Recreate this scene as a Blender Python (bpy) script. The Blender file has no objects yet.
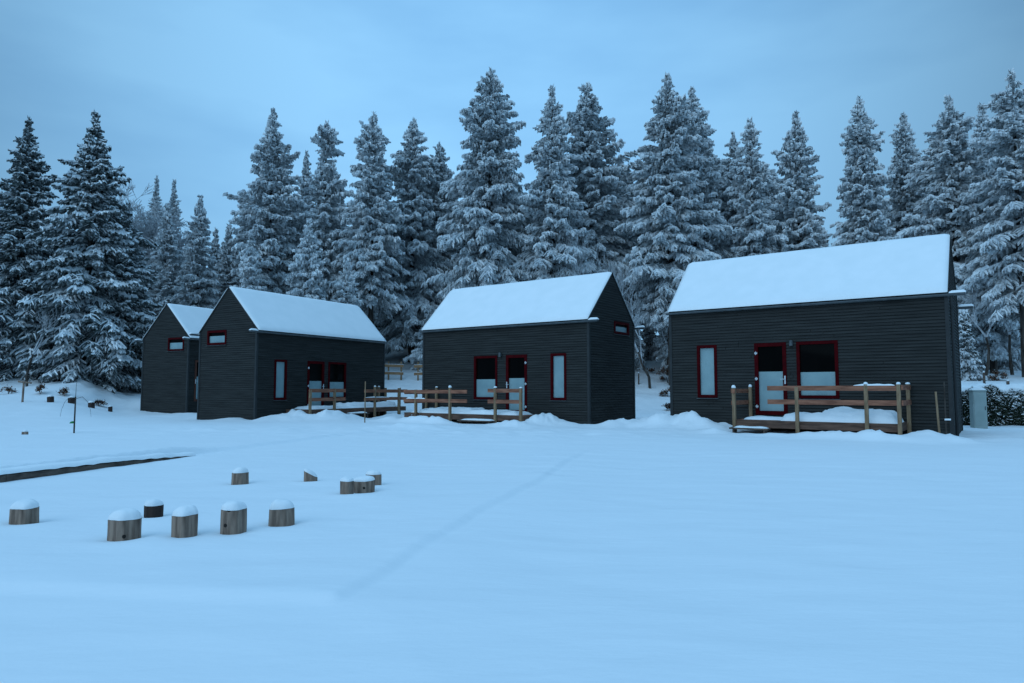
import bpy, bmesh, math, random
import numpy as np
from math import sin, cos, pi, radians
from mathutils import noise, Vector

S = bpy.context.scene
COL = S.collection
random.seed(7)
CH = 1.25                      # camera height above the snow field

# ------------------------------------------------------------------ helpers
def tag(o, label=None, cat=None, group=None, kind=None):
    if label: o['label'] = label
    if cat: o['category'] = cat
    if group: o['group'] = group
    if kind: o['kind'] = kind
    return o

def empty(name, loc, label, cat, group=None):
    o = bpy.data.objects.new(name, None); COL.objects.link(o)
    o.empty_display_size = .2
    o.location = loc
    return tag(o, label, cat, group)

class MB:
    """collects world-space shapes, builds ONE mesh object"""
    def __init__(s): s.v = []; s.f = []; s.m = []
    def poly(s, pts, m=0):
        n = len(s.v); s.v += [tuple(p) for p in pts]; s.f.append(tuple(range(n, n+len(pts)))); s.m.append(m)
    def prism(s, A, B, m=0):
        """A,B equal-length rings of points"""
        n = len(s.v); k = len(A)
        s.v += [tuple(p) for p in A] + [tuple(p) for p in B]
        s.f.append(tuple(range(n, n+k))); s.f.append(tuple(range(n+2*k-1, n+k-1, -1))); s.m += [m, m]
        for i in range(k):
            j = (i+1) % k
            s.f.append((n+i, n+j, n+k+j, n+k+i)); s.m.append(m)
    def hexa(s, fr, a0, a1, b0, b1, z0, z1, m=0):
        A = [fr(a0, b0, z0), fr(a1, b0, z0), fr(a1, b1, z0), fr(a0, b1, z0)]
        B = [fr(a0, b0, z1), fr(a1, b0, z1), fr(a1, b1, z1), fr(a0, b1, z1)]
        s.prism(A, B, m)
    def tube(s, pts, rads, k=6, m=0, cap=True):
        n0 = len(s.v)
        for i, p in enumerate(pts):
            p = Vector(p)
            a = Vector(pts[max(i-1, 0)]); b = Vector(pts[min(i+1, len(pts)-1)])
            t = (b-a).normalized()
            u = t.cross(Vector((0.13, .21, 1)) if abs(t.z) < .95 else Vector((1, .1, 0))).normalized(); w = t.cross(u)
            for j in range(k):
                q = p + (u*cos(2*pi*j/k) + w*sin(2*pi*j/k))*rads[i]
                s.v.append(tuple(q))
        for i in range(len(pts)-1):
            for j in range(k):
                a = n0+i*k+j; b = n0+i*k+(j+1) % k
                s.f.append((a, b, b+k, a+k)); s.m.append(m)
        if cap:
            s.f.append(tuple(range(n0, n0+k))); s.m.append(m)
            e = n0+(len(pts)-1)*k; s.f.append(tuple(range(e+k-1, e-1, -1))); s.m.append(m)
    def build(s, name, mats, parent=None, smooth=False, bevel=0, sub=0, normals=True, loc=None):
        if not isinstance(mats, (list, tuple)): mats = [mats]
        off = Vector(loc) if loc is not None else Vector((0, 0, 0))
        p = parent
        while p is not None: off = off + Vector(p.location); p = p.parent
        me = bpy.data.meshes.new(name)
        me.from_pydata([tuple(Vector(v)-off) for v in s.v], [], s.f)
        for mt in mats: me.materials.append(mt)
        me.polygons.foreach_set('material_index', s.m)
        if normals:
            bm = bmesh.new(); bm.from_mesh(me); bmesh.ops.recalc_face_normals(bm, faces=bm.faces[:]); bm.to_mesh(me); bm.free()
        if smooth: me.polygons.foreach_set('use_smooth', [True]*len(me.polygons))
        me.update()
        o = bpy.data.objects.new(name, me); COL.objects.link(o)
        if loc is not None: o.location = loc
        if parent: o.parent = parent
        if bevel:
            b = o.modifiers.new('bev', 'BEVEL'); b.width = bevel; b.segments = 2; b.limit_method = 'ANGLE'
        if sub:
            b = o.modifiers.new('sub', 'SUBSURF'); b.levels = sub; b.render_levels = sub
        return o

def ident(a, b, z): return (a, b, z)

# ------------------------------------------------------------------ materials
def mat(name, rough=.7, spec=.3):
    m = bpy.data.materials.new(name); m.use_nodes = True
    nt = m.node_tree; b = nt.nodes['Principled BSDF']
    b.inputs['Roughness'].default_value = rough
    b.inputs['Specular IOR Level'].default_value = spec
    return m, nt, b
def N(nt, t, **kw):
    n = nt.nodes.new(t)
    for k, v in kw.items(): setattr(n, k, v)
    return n
def noise_col(name, c1, c2, scale=3, detail=5, rough=.7, spec=.3, stretch=(1, 1, 1), bump=0, lo=.35, hi=.65, bscale=None, bdist=.02):
    m, nt, b = mat(name, rough, spec)
    tc = N(nt, 'ShaderNodeTexCoord'); mp = N(nt, 'ShaderNodeMapping'); mp.inputs['Scale'].default_value = stretch
    nz = N(nt, 'ShaderNodeTexNoise'); nz.inputs['Scale'].default_value = scale; nz.inputs['Detail'].default_value = detail
    rp = N(nt, 'ShaderNodeValToRGB'); e = rp.color_ramp.elements
    e[0].position = lo; e[0].color = (*c1, 1); e[1].position = hi; e[1].color = (*c2, 1)
    L = nt.links.new
    L(tc.outputs['Object'], mp.inputs['Vector']); L(mp.outputs['Vector'], nz.inputs['Vector'])
    L(nz.outputs['Fac'], rp.inputs['Fac']); L(rp.outputs['Color'], b.inputs['Base Color'])
    if bump:
        n2 = N(nt, 'ShaderNodeTexNoise'); n2.inputs['Scale'].default_value = bscale or scale*4; n2.inputs['Detail'].default_value = 6
        bp = N(nt, 'ShaderNodeBump'); bp.inputs['Strength'].default_value = bump; bp.inputs['Distance'].default_value = bdist
        L(mp.outputs['Vector'], n2.inputs['Vector']); L(n2.outputs['Fac'], bp.inputs['Height']); L(bp.outputs['Normal'], b.inputs['Normal'])
    return m

M = {}
# snow field: soft wind ripples and fine grain
m, nt, b = mat('snow_field', .65, .25)
L = nt.links.new
tc = N(nt, 'ShaderNodeTexCoord')
mp = N(nt, 'ShaderNodeMapping'); mp.inputs['Scale'].default_value = (.35, 1.0, 1); mp.inputs['Rotation'].default_value = (0, 0, .35)
n1 = N(nt, 'ShaderNodeTexNoise'); n1.inputs['Scale'].default_value = 1.6; n1.inputs['Detail'].default_value = 5; n1.inputs['Roughness'].default_value = .55
n2 = N(nt, 'ShaderNodeTexNoise'); n2.inputs['Scale'].default_value = 26; n2.inputs['Detail'].default_value = 6
b1 = N(nt, 'ShaderNodeBump'); b1.inputs['Strength'].default_value = .7; b1.inputs['Distance'].default_value = .05
b2 = N(nt, 'ShaderNodeBump'); b2.inputs['Strength'].default_value = .25; b2.inputs['Distance'].default_value = .004
L(tc.outputs['Object'], mp.inputs['Vector']); L(mp.outputs['Vector'], n1.inputs['Vector']); L(tc.outputs['Object'], n2.inputs['Vector'])
L(n1.outputs['Fac'], b1.inputs['Height']); L(n2.outputs['Fac'], b2.inputs['Height']); L(b1.outputs['Normal'], b2.inputs['Normal']); L(b2.outputs['Normal'], b.inputs['Normal'])
b.inputs['Base Color'].default_value = (.82, .84, .86, 1)
M['field'] = m
M['snow'] = noise_col('fresh_snow', (.8, .82, .84), (.86, .87, .88), 4, rough=.65, spec=.2, bump=.25, bscale=14, bdist=.02)
M['roof_snow'] = noise_col('roof_snow', (.83, .85, .86), (.87, .88, .89), 2, rough=.65, spec=.2, bump=.15, bscale=3, bdist=.02)
M['tree_snow'] = noise_col('branch_snow', (.60, .63, .66), (.84, .86, .87), 1.3, rough=.7, spec=.1, lo=.3, hi=.6)
M['needle'] = noise_col('needles', (.02, .032, .028), (.28, .31, .32), 3.5, rough=.8, spec=.1, lo=.35, hi=.7)
M['needle_frost'] = noise_col('frosted_needles', (.045, .058, .056), (.68, .71, .73), 4.5, rough=.8, spec=.1, lo=.26, hi=.55)
M['bark'] = noise_col('bark', (.035, .028, .024), (.10, .085, .075), 6, rough=.9, spec=.1, stretch=(1, 1, .25), bump=.5)
M['frost_bark'] = noise_col('frosted_twigs', (.30, .31, .33), (.62, .64, .66), 4, rough=.85, spec=.1)
M['beech'] = noise_col('dry_brown_leaves', (.10, .04, .018), (.22, .10, .05), 5, rough=.8)
M['clad'] = noise_col('anthracite_boards', (.018, .018, .017), (.036, .036, .034), 2.2, rough=.7, spec=.18, stretch=(.5, .5, 11.0), bump=.3, bscale=6)
M['trim'] = noise_col('anthracite_trim', (.026, .028, .029), (.034, .036, .037), 3, rough=.6, spec=.2)
M['metal'] = noise_col('dark_zinc', (.05, .058, .062), (.08, .09, .095), 5, rough=.4, spec=.5)
M['red'] = noise_col('oxide_red_paint', (.042, .001, .0025), (.062, .0015, .003), 6, rough=.6, spec=.04)
M['brown_door'] = noise_col('brown_stained_door', (.06, .018, .010), (.10, .032, .018), 6, rough=.6, stretch=(3, 3, .5))
M['film'] = noise_col('frosted_film', (.19, .29, .31), (.24, .35, .36), 2, rough=.35, spec=.5)
m, nt, b = mat('dark_glass', .04, .03); M['glass'] = m
nz = N(nt, 'ShaderNodeTexNoise'); nz.inputs['Scale'].default_value = 1.2
rp = N(nt, 'ShaderNodeValToRGB'); rp.color_ramp.elements[0].color = (.001, .001, .001, 1); rp.color_ramp.elements[1].color = (.004, .004, .004, 1)
nt.links.new(nz.outputs['Fac'], rp.inputs['Fac']); nt.links.new(rp.outputs['Color'], b.inputs['Base Color'])
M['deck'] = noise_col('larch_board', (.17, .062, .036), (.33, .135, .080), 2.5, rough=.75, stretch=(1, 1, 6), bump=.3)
M['edge'] = noise_col('dark_larch_board', (.075, .040, .028), (.16, .085, .058), 2.5, rough=.8, stretch=(1, 1, 6), bump=.3)  # darker, browner version of the larch board, for the terrace edges
M['post'] = noise_col('weathered_post', (.185, .115, .065), (.30, .195, .115), 5, rough=.8, stretch=(3, 3, .6), bump=.3)
M['darkwood'] = noise_col('wet_timber', (.055, .038, .030), (.14, .10, .080), 5, rough=.8, stretch=(1, 1, 3), bump=.4)
M['log'] = noise_col('grey_cut_wood', (.115, .075, .056), (.33, .23, .175), 5, rough=.85, stretch=(4, 4, .6), bump=.7, bscale=9)
M['log_dark'] = noise_col('dark_wet_wood', (.022, .013, .011), (.055, .034, .027), 5, rough=.8, stretch=(4, 4, .6), bump=.6, bscale=9)
M['cabinet'] = noise_col('grey_green_plastic', (.29, .35, .33), (.35, .41, .39), 3, rough=.5, spec=.4)
M['steel'] = noise_col('brushed_steel', (.5, .52, .54), (.6, .62, .64), 5, rough=.3, spec=.6)
M['knot'] = noise_col('wood_knot', (.01, .007, .006), (.025, .018, .015), 9, rough=.9)
M['hedge'] = noise_col('hedge_leaf', (.018, .03, .02), (.045, .06, .04), 5, rough=.8, spec=.15)
M['fence'] = noise_col('tan_fence_board', (.26, .14, .07), (.38, .22, .12), 3, rough=.8, stretch=(1, 1, 5))
M['green'] = noise_col('green_tie', (.02, .18, .05), (.03, .24, .07), 5, rough=.6)

# ------------------------------------------------------------------ ground
def sst(x, a, b):
    t = np.clip((x-a)/(b-a), 0, 1); return t*t*(3-2*t)
YK = [0, 24, 28, 33, 38, 42, 46, 55, 70, 100, 200]
GL = [0, 0, .12, .5, 1.2, 2.1, 2.7, 3.8, 6.5, 11, 20]
GC = [0, 0, -.04, -.14, .12, 1.0, 2.1, 4.6, 6.2, 8.4, 12]
GR = [0, 0, .7, 1.5, 1.95, 2.1, 2.3, 3.2, 5, 8, 12]
BUMPS = []   # (x, y, h, rx, ry)
def seg_d(x, y, ax, ay, bx, by):
    dx, dy = bx-ax, by-ay; l = math.hypot(dx, dy)
    return ((x-ax)*dy-(y-ay)*dx)/l      # positive to the right of a->b
SLEEP = [(-6.0, 12.85), (-6.45, 11.3), (-6.96, 9.39), (-8.0, 5.6)]
def gbase(x, y):
    x = np.asarray(x, float); y = np.asarray(y, float)
    gl = np.interp(y, YK, GL); gc = np.interp(y, YK, GC); gr = np.interp(y, YK, GR)
    wl = 1-sst(x/np.maximum(y, 5), -.68, -.555); wr = sst(x/np.maximum(y, 5), .44, .60)
    z = gc+(gl-gc)*wl+(gr-gc)*wr
    # sunken play area: right/near bank
    d1 = seg_d(x, y, -1.13, 4.35, 1.19, 13.0); d2 = seg_d(x, y, -3.44, 4.69, -1.13, 4.35)
    wob = .035*np.sin(y*1.1+.5)+.010*np.sin(y*3.7+x)
    d1 = d1+wob
    r1 = .40*sst(d1, -.02, .11)+.60*sst(d1, .0, 1.3); r2 = .5*sst(d2+wob, -.02, .13)+.5*sst(d2+wob, -.1, 1.3)
    r = -np.maximum(r1*.085, r2*.085)*(1-sst(y, 11, 17))
    # beyond the sleeper edge
    d3 = -seg_d(x, y, -6.96, 9.39, -6.0, 12.85)
    r3 = sst(d3, .0, .12)*.19*(1-sst(y, 12.3, 14.0))+sst(d3, .0, .12)*0.06*(sst(y, 12.3, 14)-sst(y, 16, 22))
    z = z+np.where(r3 > 0, np.maximum(r, r3), r)
    return z
def field_noise(x, y):
    v = .035*noise.noise((x*.22, y*.22, 3.1))+.014*noise.noise((x*.7, y*1.1, 7.7))+.010*noise.noise((x*1.6, y*3.2, 1.7))
    mz_ = math.exp(-((y-20.5)/3.2)**2); v += mz_*(.055*noise.noise((x*.9, y*1.3, 4.4))+.035*noise.noise((x*2.6, y*2.6, 8.1)))
    far = max(0, min(1, (y-22)/14))
    v += far*.10*noise.noise((x*.5, y*.5, 1.3))+far*.06*noise.noise((x*1.6, y*1.6, 2.3))
    return v
def gz(x, y):
    z = float(gbase(x, y))+field_noise(x, y)
    for bx, by, h, rx, ry, rot in BUMPS:
        dx, dy = x-bx, y-by
        c, s_ = cos(rot), sin(rot); u = (dx*c+dy*s_)/rx; w = (-dx*s_+dy*c)/ry
        q = u*u+w*w
        if q < 9:
            e = math.exp(-q)
            z += h*e*(1+.45*noise.noise((x*1.7, y*1.7, 5))+.25*noise.noise((x*4.3, y*4.3, 9)))
    return z

# ------------------------------------------------------------------ cabins
W_, L_, R_ = 3.494, 7.675, 1.746
HOUSES = [(-16.723, 35.260, 1.1209, 2.6885+CH, 1), (-10.157, 27.128, 1.0516, 2.3906+CH, 1),
          (2.636, 23.419, -.6217, 2.4436+CH, -1), (11.375, 17.759, -.6365, 2.5667+CH, -1)]
def frame_of(h):
    x, y, yaw, ze, s = h
    def fr(a, b, z): return (x+s*cos(yaw)*a-sin(yaw)*b, y+s*sin(yaw)*a+cos(yaw)*b, z)
    return fr
BOARD = .088
def cabin(idx, label, wins, door, gwin, film_d=True, lamp=None):
    h = HOUSES[idx]; fr = frame_of(h); ze = h[3]
    root = empty('cabin', fr(L_/2, W_/2, 0), label, 'cabin', 'dark cabins with snowy gable roofs')
    T = .03
    # openings: front (a0,a1,z0,z1), gable (b0,b1,z0,z1)
    fo = [w[:4] for w in wins]+([door[:4]] if door else [])
    go = [gwin] if gwin else []
    rnd = random.Random(idx)
    def rows(zmax):
        z = -.8; out = []
        while z < zmax: out.append((z, min(z+BOARD-.014, zmax))); z += BOARD
        return out
    def cut(lo, hi, z0, z1, ops):
        segs = [(lo, hi)]
        for o0, o1, p0, p1 in ops:
            if z1 > p0+.01 and z0 < p1-.01:
                n = []
                for a, b in segs:
                    if o1 <= a or o0 >= b: n.append((a, b)); continue
                    if o0 > a: n.append((a, o0))
                    if o1 < b: n.append((o1, b))
                segs = n
        return segs
    # front and back walls
    for side in (0, 1):
        mb = MB()
        for z0, z1 in rows(ze-.03):
            jt = rnd.uniform(1.2, L_-1.2)
            for a, b in cut(.05, L_-.05, z0, z1, (fo if side == 0 else [])+[(jt-.005, jt+.005, z0-1, z1+1)]):
                e = rnd.uniform(-.002, .002)
                if side == 0:   # clapboard: lower edge proud
                    A = [fr(a, -T-e, z0), fr(a, 0, z0), fr(a, 0, z1), fr(a, -.012, z1)]
                    B = [fr(b, -T-e, z0), fr(b, 0, z0), fr(b, 0, z1), fr(b, -.012, z1)]
                else:
                    A = [fr(a, W_+T+e, z0), fr(a, W_, z0), fr(a, W_, z1), fr(a, W_+.012, z1)]
                    B = [fr(b, W_+T+e, z0), fr(b, W_, z0), fr(b, W_, z1), fr(b, W_+.012, z1)]
                mb.prism(A, B)
        y0, y1 = (0.001, .12) if side == 0 else (W_-.12, W_-.001)
        zs = sorted(set([-.8, ze]+([v for o in fo for v in o[2:4]] if side == 0 else [])))
        for z0, z1 in zip(zs[:-1], zs[1:]):
            for a, b in cut(0.002, L_-.002, z0, z1, fo if side == 0 else []):
                mb.hexa(fr, a, b, y0, y1, z0, z1)
        mb.build('wall', M['clad'], root)
    for side in (0, 1):
        mb = MB(); a_out = -T if side == 0 else L_+T; a_in = 0 if side == 0 else L_
        a_top = -.012 if side == 0 else L_+.012
        for z0, z1 in rows(ze+R_-.05):
            def lim(z):
                t = max(0, (z-ze)/R_); return .05+t*(W_/2-.05), W_-.05-t*(W_/2-.05)
            l0, r0 = lim(z0); l1, r1 = lim(z1)
            if r1-l1 < .03: continue
            for a, b in cut(l0, r0, z0, z1, go if side == 0 else []):
                at_ = l1 if a == l0 else a; bt = r1 if b == r0 else b
                A = [fr(a_out, a, z0), fr(a_in, a, z0), fr(a_in, at_, z1), fr(a_top, at_, z1)]
                B = [fr(a_out, b, z0), fr(a_in, b, z0), fr(a_in, bt, z1), fr(a_top, bt, z1)]
                mb.prism(A, B)
        x0, x1 = (.001, .10) if side == 0 else (L_-.10, L_-.001)
        zs = sorted(set([-.8, ze, ze+R_-.02]+([v for o in go for v in o[2:4]] if side == 0 else [])))
        for z0, z1 in zip(zs[:-1], zs[1:]):
            t0 = max(0, (z0-ze)/R_); t1 = max(0, (z1-ze)/R_)
            l0, r0, l1, r1 = .125+t0*(W_/2-.125), W_-.125-t0*(W_/2-.125), .125+t1*(W_/2-.125), W_-.125-t1*(W_/2-.125)
            for a, b in cut(l0, r0, z0, z1, go if side == 0 else []):
                at_ = l1 if a == l0 else a; bt = r1 if b == r0 else b
                mb.prism([fr(x0, a, z0), fr(x0, b, z0), fr(x0, bt, z1), fr(x0, at_, z1)],
                         [fr(x1, a, z0), fr(x1, b, z0), fr(x1, bt, z1), fr(x1, at_, z1)])
        mb.build('wall', M['clad'], root)
    for a, b in ((0, 0), (L_, 0), (0, W_), (L_, W_)):
        mb = MB(); da = .05 if a == 0 else -.05; db = .05 if b == 0 else -.05
        mb.hexa(fr, a-da*.8, a+da, b-db*.8, b+db, -.8, ze-.03)
        mb.build('corner_trim', M['trim'], root)
    # roof deck (thin), both slopes
    k = math.hypot(1, R_/(W_/2)); nb, nz_ = R_/(W_/2)/k, 1/k      # outward normal (b,z) of the front slope is (-nb, nz_)
    ov = .04
    def slope(off0, off1, ea, eb, mbx, sub=0):
        # cross-section polygon ridge-joined, extruded along a
        def prof(off):
            o = off/nz_
            fb = -ov
            return [(fb, ze+o-ov*R_/(W_/2)), (W_/2, ze+R_+o), (W_-fb, ze+o-ov*R_/(W_/2))]
        lo, hi = prof(off0), prof(off1)
        ring = [lo[0], lo[1], lo[2], hi[2], hi[1], hi[0]]
        mbx.prism([fr(ea, b, z) for b, z in (ring)], [fr(eb, b, z) for b, z in ring])
    mb = MB(); slope(.0, .05, -.045, L_+.045, mb); roof = mb.build('roof', M['trim'], root)
    # snow on the roof: gridded slab with soft edges
    mb = MB(); na, ns = 60, 18
    th = .055
    def sn(i, j, side):
        a = -.035+(L_+.07)*i/na; s_ = j/ns      # s 0 eave..1 ridge
        b = -ov-.09+(W_/2+ov+.09)*s_; z = ze+R_*(b/(W_/2))
        ed = min(1, min(a+.035, L_+.035-a)/.05); ed = math.sqrt(max(0, 1-(1-ed)**2))
        e2 = min(1, (s_*2.2)/.12); e2 = math.sqrt(max(0, 1-(1-e2)**2))
        t = .052+th*(.45+.55*min(ed, 1))*(.35+.65*e2)+.008*noise.noise((a*1.1+idx*9, s_*4, side*5))
        o = t/nz_ - (.05 if s_ > .99 else 0)
        if side: b = W_-b
        return fr(a, b, z+o)
    for side in (0, 1):
        n0 = len(mb.v)
        for i in range(na+1):
            for j in range(ns+1): mb.v.append(sn(i, j, side))
        for i in range(na):
            for j in range(ns):
                q = n0+i*(ns+1)+j; mb.f.append((q, q+ns+1, q+ns+2, q+1)); mb.m.append(0)
        # skirts
        def base(i, j):
            a = -.035+(L_+.07)*i/na; b = -ov-.09+(W_/2+ov+.09)*j/ns; z = ze+R_*(b/(W_/2))+.052/nz_
            if side: b = W_-b
            return fr(a, b, z)
        for i in range(na): mb.poly([sn(i, 0, side), sn(i+1, 0, side), base(i+1, 0), base(i, 0)])
        for j in range(ns):
            mb.poly([sn(0, j, side), sn(0, j+1, side), base(0, j+1), base(0, j)])
            mb.poly([sn(na, j, side), sn(na, j+1, side), base(na, j+1), base(na, j)])
    bmx = mb.build('snow_cover', M['roof_snow'], roof, smooth=False)
    bm = bmesh.new(); bm.from_mesh(bmx.data); bmesh.ops.remove_doubles(bm, verts=bm.verts[:], dist=.002); bmesh.ops.recalc_face_normals(bm, faces=bm.faces[:])
    for f_ in bm.faces: f_.smooth = True
    bm.to_mesh(bmx.data); bm.free()
    # gutters poke out past the gable, with snow on them
    for side in (0, 1):
        mb = MB(); bb = -ov-.06 if side == 0 else W_+ov+.06
        g0, g1 = -.42, L_+.10
        ring = [(bb+.065*cos(t), ze-.10+.065*sin(t)) for t in [pi+pi*i/6 for i in range(7)]]
        ring += [(bb+.052*cos(t), ze-.095+.052*sin(t)) for t in [2*pi-pi*i/6 for i in range(7)]]
        mb.prism([fr(g0, p, z) for p, z in ring], [fr(g1, p, z) for p, z in ring])
        mb.prism([fr(g0, p, z) for p, z in ring[:7]], [fr(g0+.01, p, z) for p, z in ring[:7]])
        g = mb.build('gutter', M['metal'], root)
        mb = MB()
        n = 12
        for i in range(n+1):
            a = g0-.015+(-.05-g0)*i/n; e = min(1, min(i, n-i)/2.0); hgt = (.04+.035*e)*(1+.3*noise.noise((a*3, idx, side)))
            for t in range(5):
                tt = pi*t/4; mb.v.append(fr(a, bb+.066*cos(tt), ze-.09+hgt*sin(tt)))
        for i in range(n):
            for t in range(4):
                q = i*5+t; mb.f.append((q, q+5, q+6, q+1)); mb.m.append(0)
            q = i*5; mb.f.append((q, q+4, q+9, q+5)); mb.m.append(0)
        mb.f += [(0, 1, 2, 3, 4), tuple(n*5+t for t in (4, 3, 2, 1, 0))]; mb.m += [0, 0]
        mb.build('snow_strip', M['snow'], g, smooth=False)
    # downpipe at the near gable corner
    mb = MB(); mb.tube([fr(-.10, .10, z) for z in (-.5, ze-.55)]+[fr(-.1, .02, ze-.35), fr(-.12, -.08, ze-.15)], [.038]*4, 8)
    if idx == 3: mb.build('downpipe', M['trim'], root, smooth=True)
    # windows, front
    def window(P, w0, w1, z0, z1, kind):
        """P(a, out, z): a along the wall, out = metres proud of the wall"""
        fw = .09
        mb = MB(); 
        def bx(mbx, a0, a1, o0, o1, q0, q1): mbx.hexa(P, a0, a1, o0, o1, q0, q1)
        bx(mb, w0, w0+fw, -.10, .045, z0, z1); bx(mb, w1-fw, w1, -.10, .045, z0, z1)
        bx(mb, w0+fw, w1-fw, -.10, .045, z1-fw, z1); bx(mb, w0+fw, w1-fw, -.10, .045, z0, z0+fw)
        f_ = mb.build('window', M['red'], root, bevel=.006)
        mb = MB(); bx(mb, w0+fw, w1-fw, -.05, -.03, z0+fw, z1-fw)
        mb.build('pane', M['glass'], f_)
        if kind != 'none':
            hi = {'full': z1-fw, 'half': z0+(z1-z0)*.46, 'low': z0+(z1-z0)*.62}[kind]
            mb = MB(); bx(mb, w0+fw, w1-fw, -.028, -.024, z0+fw, hi)
            mb.build('frosted_film', M['film'], f_)
        mb = MB()
        A = [P(w0-.03, -.0, z0), P(w0-.03, .075, z0-.025), P(w0-.03, .075, z0-.035), P(w0-.03, -.0, z0-.02)]
        B = [P(w1+.03, -.0, z0), P(w1+.03, .075, z0-.025), P(w1+.03, .075, z0-.035), P(w1+.03, -.0, z0-.02)]
        mb.prism(A, B); mb.build('sill', M['metal'], f_)
    Pf = lambda a, o, z: fr(a, -o, z)
    Pg = lambda a, o, z: fr(-o, a, z)
    for w in wins: window(Pf, *w)
    if gwin: window(Pg, *gwin, 'low' if idx != 0 else 'low')
    if door:
        d0, d1, z0, z1, hs, dm = door
        fw = .11
        mb = MB()
        for a0, a1, q0, q1 in ((d0, d0+fw, z0, z1), (d1-fw, d1, z0, z1), (d0+fw, d1-fw, z1-fw, z1), (d0+fw, d1-fw, z0, z0+.12)):
            mb.hexa(Pf, a0, a1, -.10, .04, q0, q1)
        dd = mb.build('door', M[dm], root, bevel=.006)
        mb = MB(); mb.hexa(Pf, d0+fw, d1-fw, -.05, -.03, z0+.12, z1-fw); mb.build('pane', M['glass'], dd)
        mb = MB(); mb.hexa(Pf, d0+fw, d1-fw, -.028, -.024, z0+.12, z0+(z1-z0)*.60); mb.build('frosted_film', M['film'], dd)
        hx = d0+.05 if hs == 0 else d1-.05; ox = d1-.05 if hs == 0 else d0+.05
        mb = MB(); mb.hexa(Pf, hx-.02, hx+.02, .042, .05, z0+.92, z0+1.16)
        s2 = .12 if hs == 0 else -.12
        mb.tube([Pf(hx, .05, z0+1.06), Pf(hx, .09, z0+1.06), Pf(hx+s2*.2, .10, z0+1.06), Pf(hx+s2, .10, z0+1.06)], [.011]*4, 6)
        mb.build('handle', M['steel'], dd)
        for q in (.25, 1.08, z1-z0-.3):
            mb = MB(); mb.tube([Pf(ox, .055, z0+q-.05), Pf(ox, .055, z0+q+.05)], [.014]*2, 6); mb.hexa(Pf, ox-.04, ox+.04, .042, .050, z0+q-.025, z0+q+.025)
            mb.build('hinge', M['steel'], dd)
    if lamp:
        mb = MB(); mb.tube([Pf(lamp[0], .02, lamp[1]), Pf(lamp[0], .07, lamp[1])], [.05, .05], 10)
        mb.tube([Pf(lamp[0], .09, lamp[1]+.07), Pf(lamp[0], .09, lamp[1]-.09)], [.05, .055], 10)
        mb.build('wall_lamp', M['metal'], root)
    return root

ze = [h[3] for h in HOUSES]; zt, zb, zd = -1.194, -2.845, -3.344
def mk_wins(z, flip=False, s=(.889, 1.531), w=(3.904, 5.026), zhi=0):
    f_ = (lambda a: (L_-a[1], L_-a[0])) if flip else (lambda a: a)
    s, w = f_(s), f_(w)
    return [(s[0], s[1], z+zb, z+zt, 'full'), (w[0], w[1], z+zb, z+zt, 'half')]
cabin(0, 'farthest dark cabin at far left, half hidden behind the second one', [(3.9, 5.0, ze[0]+zb, ze[0]+zt, 'half')], (.40, 1.40, ze[0]+zd, ze[0]+zt, 0, 'beechred') if False else (.40, 1.40, ze[0]+zd, ze[0]+zt, 0, 'brown_door'), (.33, 1.54, 3.23, 3.92))
cabin(1, 'dark cabin left of the long gap, its boarded gable end facing the stump circle', mk_wins(ze[1]), (2.673, 3.66, ze[1]+zd, ze[1]+zt, 1, 'red'), (1.81, 3.02, 3.07, 3.67))
cabin(2, 'middle dark cabin with narrow window right of the door and gable window at right', mk_wins(ze[2]), (2.673-.12, 3.50-.0, ze[2]+zd, ze[2]+zt, 1, 'red'), (1.87, 3.07, 3.27, 3.73), lamp=(3.74, 2.53))
cabin(3, 'largest looking dark cabin at right, nearest the camera, door left of its square window', mk_wins(ze[3], True), (L_-3.62, L_-2.69, ze[3]+zd, ze[3]+zt, 0, 'red'), None, lamp=(3.90, 2.60))

# ------------------------------------------------------------------ terraces in front of the cabins
def snow_blob(mb, fr, a0, a1, b0, b1, z, h, seed, na=26, nb=12, rough=1.0):
    n0 = len(mb.v)
    for i in range(na+1):
        for j in range(nb+1):
            u, w = i/na, j/nb
            e = min(1, min(u, 1-u)*(a1-a0)/.18); e *= min(1, min(w, 1-w)*(b1-b0)/.12)
            e = math.sqrt(max(0, 1-(1-e)**2))
            a = a0+(a1-a0)*u; b = b0+(b1-b0)*w
            hh = h*e*(1+rough*.55*noise.noise((a*1.2+seed, b*1.2, seed))+rough*.25*noise.noise((a*4+seed, b*4, seed)))
            mb.v.append(fr(a, b, z+hh))
    for i in range(na):
        for j in range(nb):
            q = n0+i*(nb+1)+j; mb.f.append((q, q+nb+1, q+nb+2, q+1)); mb.m.append(0)
def cap(mb, fr, a, b, z, r, h, seed=0, k=10):
    """rounded snow cap"""
    rings = 5; n0 = len(mb.v)
    lean = (noise.noise((a*9, b*9, seed))*.25*r, noise.noise((a*7, b*5, seed+3))*.25*r)
    for i in range(rings):
        t = i/(rings-1)*pi/2
        rr = r*cos(t)**.7 if i < rings-1 else 0.004
        for j in range(k):
            ph = 2*pi*j/k; w = 1+.10*noise.noise((cos(ph)*1.5+seed, sin(ph)*1.5, i*.3))
            mb.v.append(fr(a+rr*w*cos(ph)+lean[0]*sin(t), b+rr*w*sin(ph)+lean[1]*sin(t), z+h*sin(t)))
    for i in range(rings-1):
        for j in range(k):
            q = n0+i*k+j; q2 = n0+i*k+(j+1) % k; mb.f.append((q, q2, q2+k, q+k)); mb.m.append(0)
    mb.f.append(tuple(range(n0, n0+k))); mb.m.append(0)
    mb.f.append(tuple(range(n0+(rings-1)*k, n0+rings*k))); mb.m.append(0)
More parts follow.
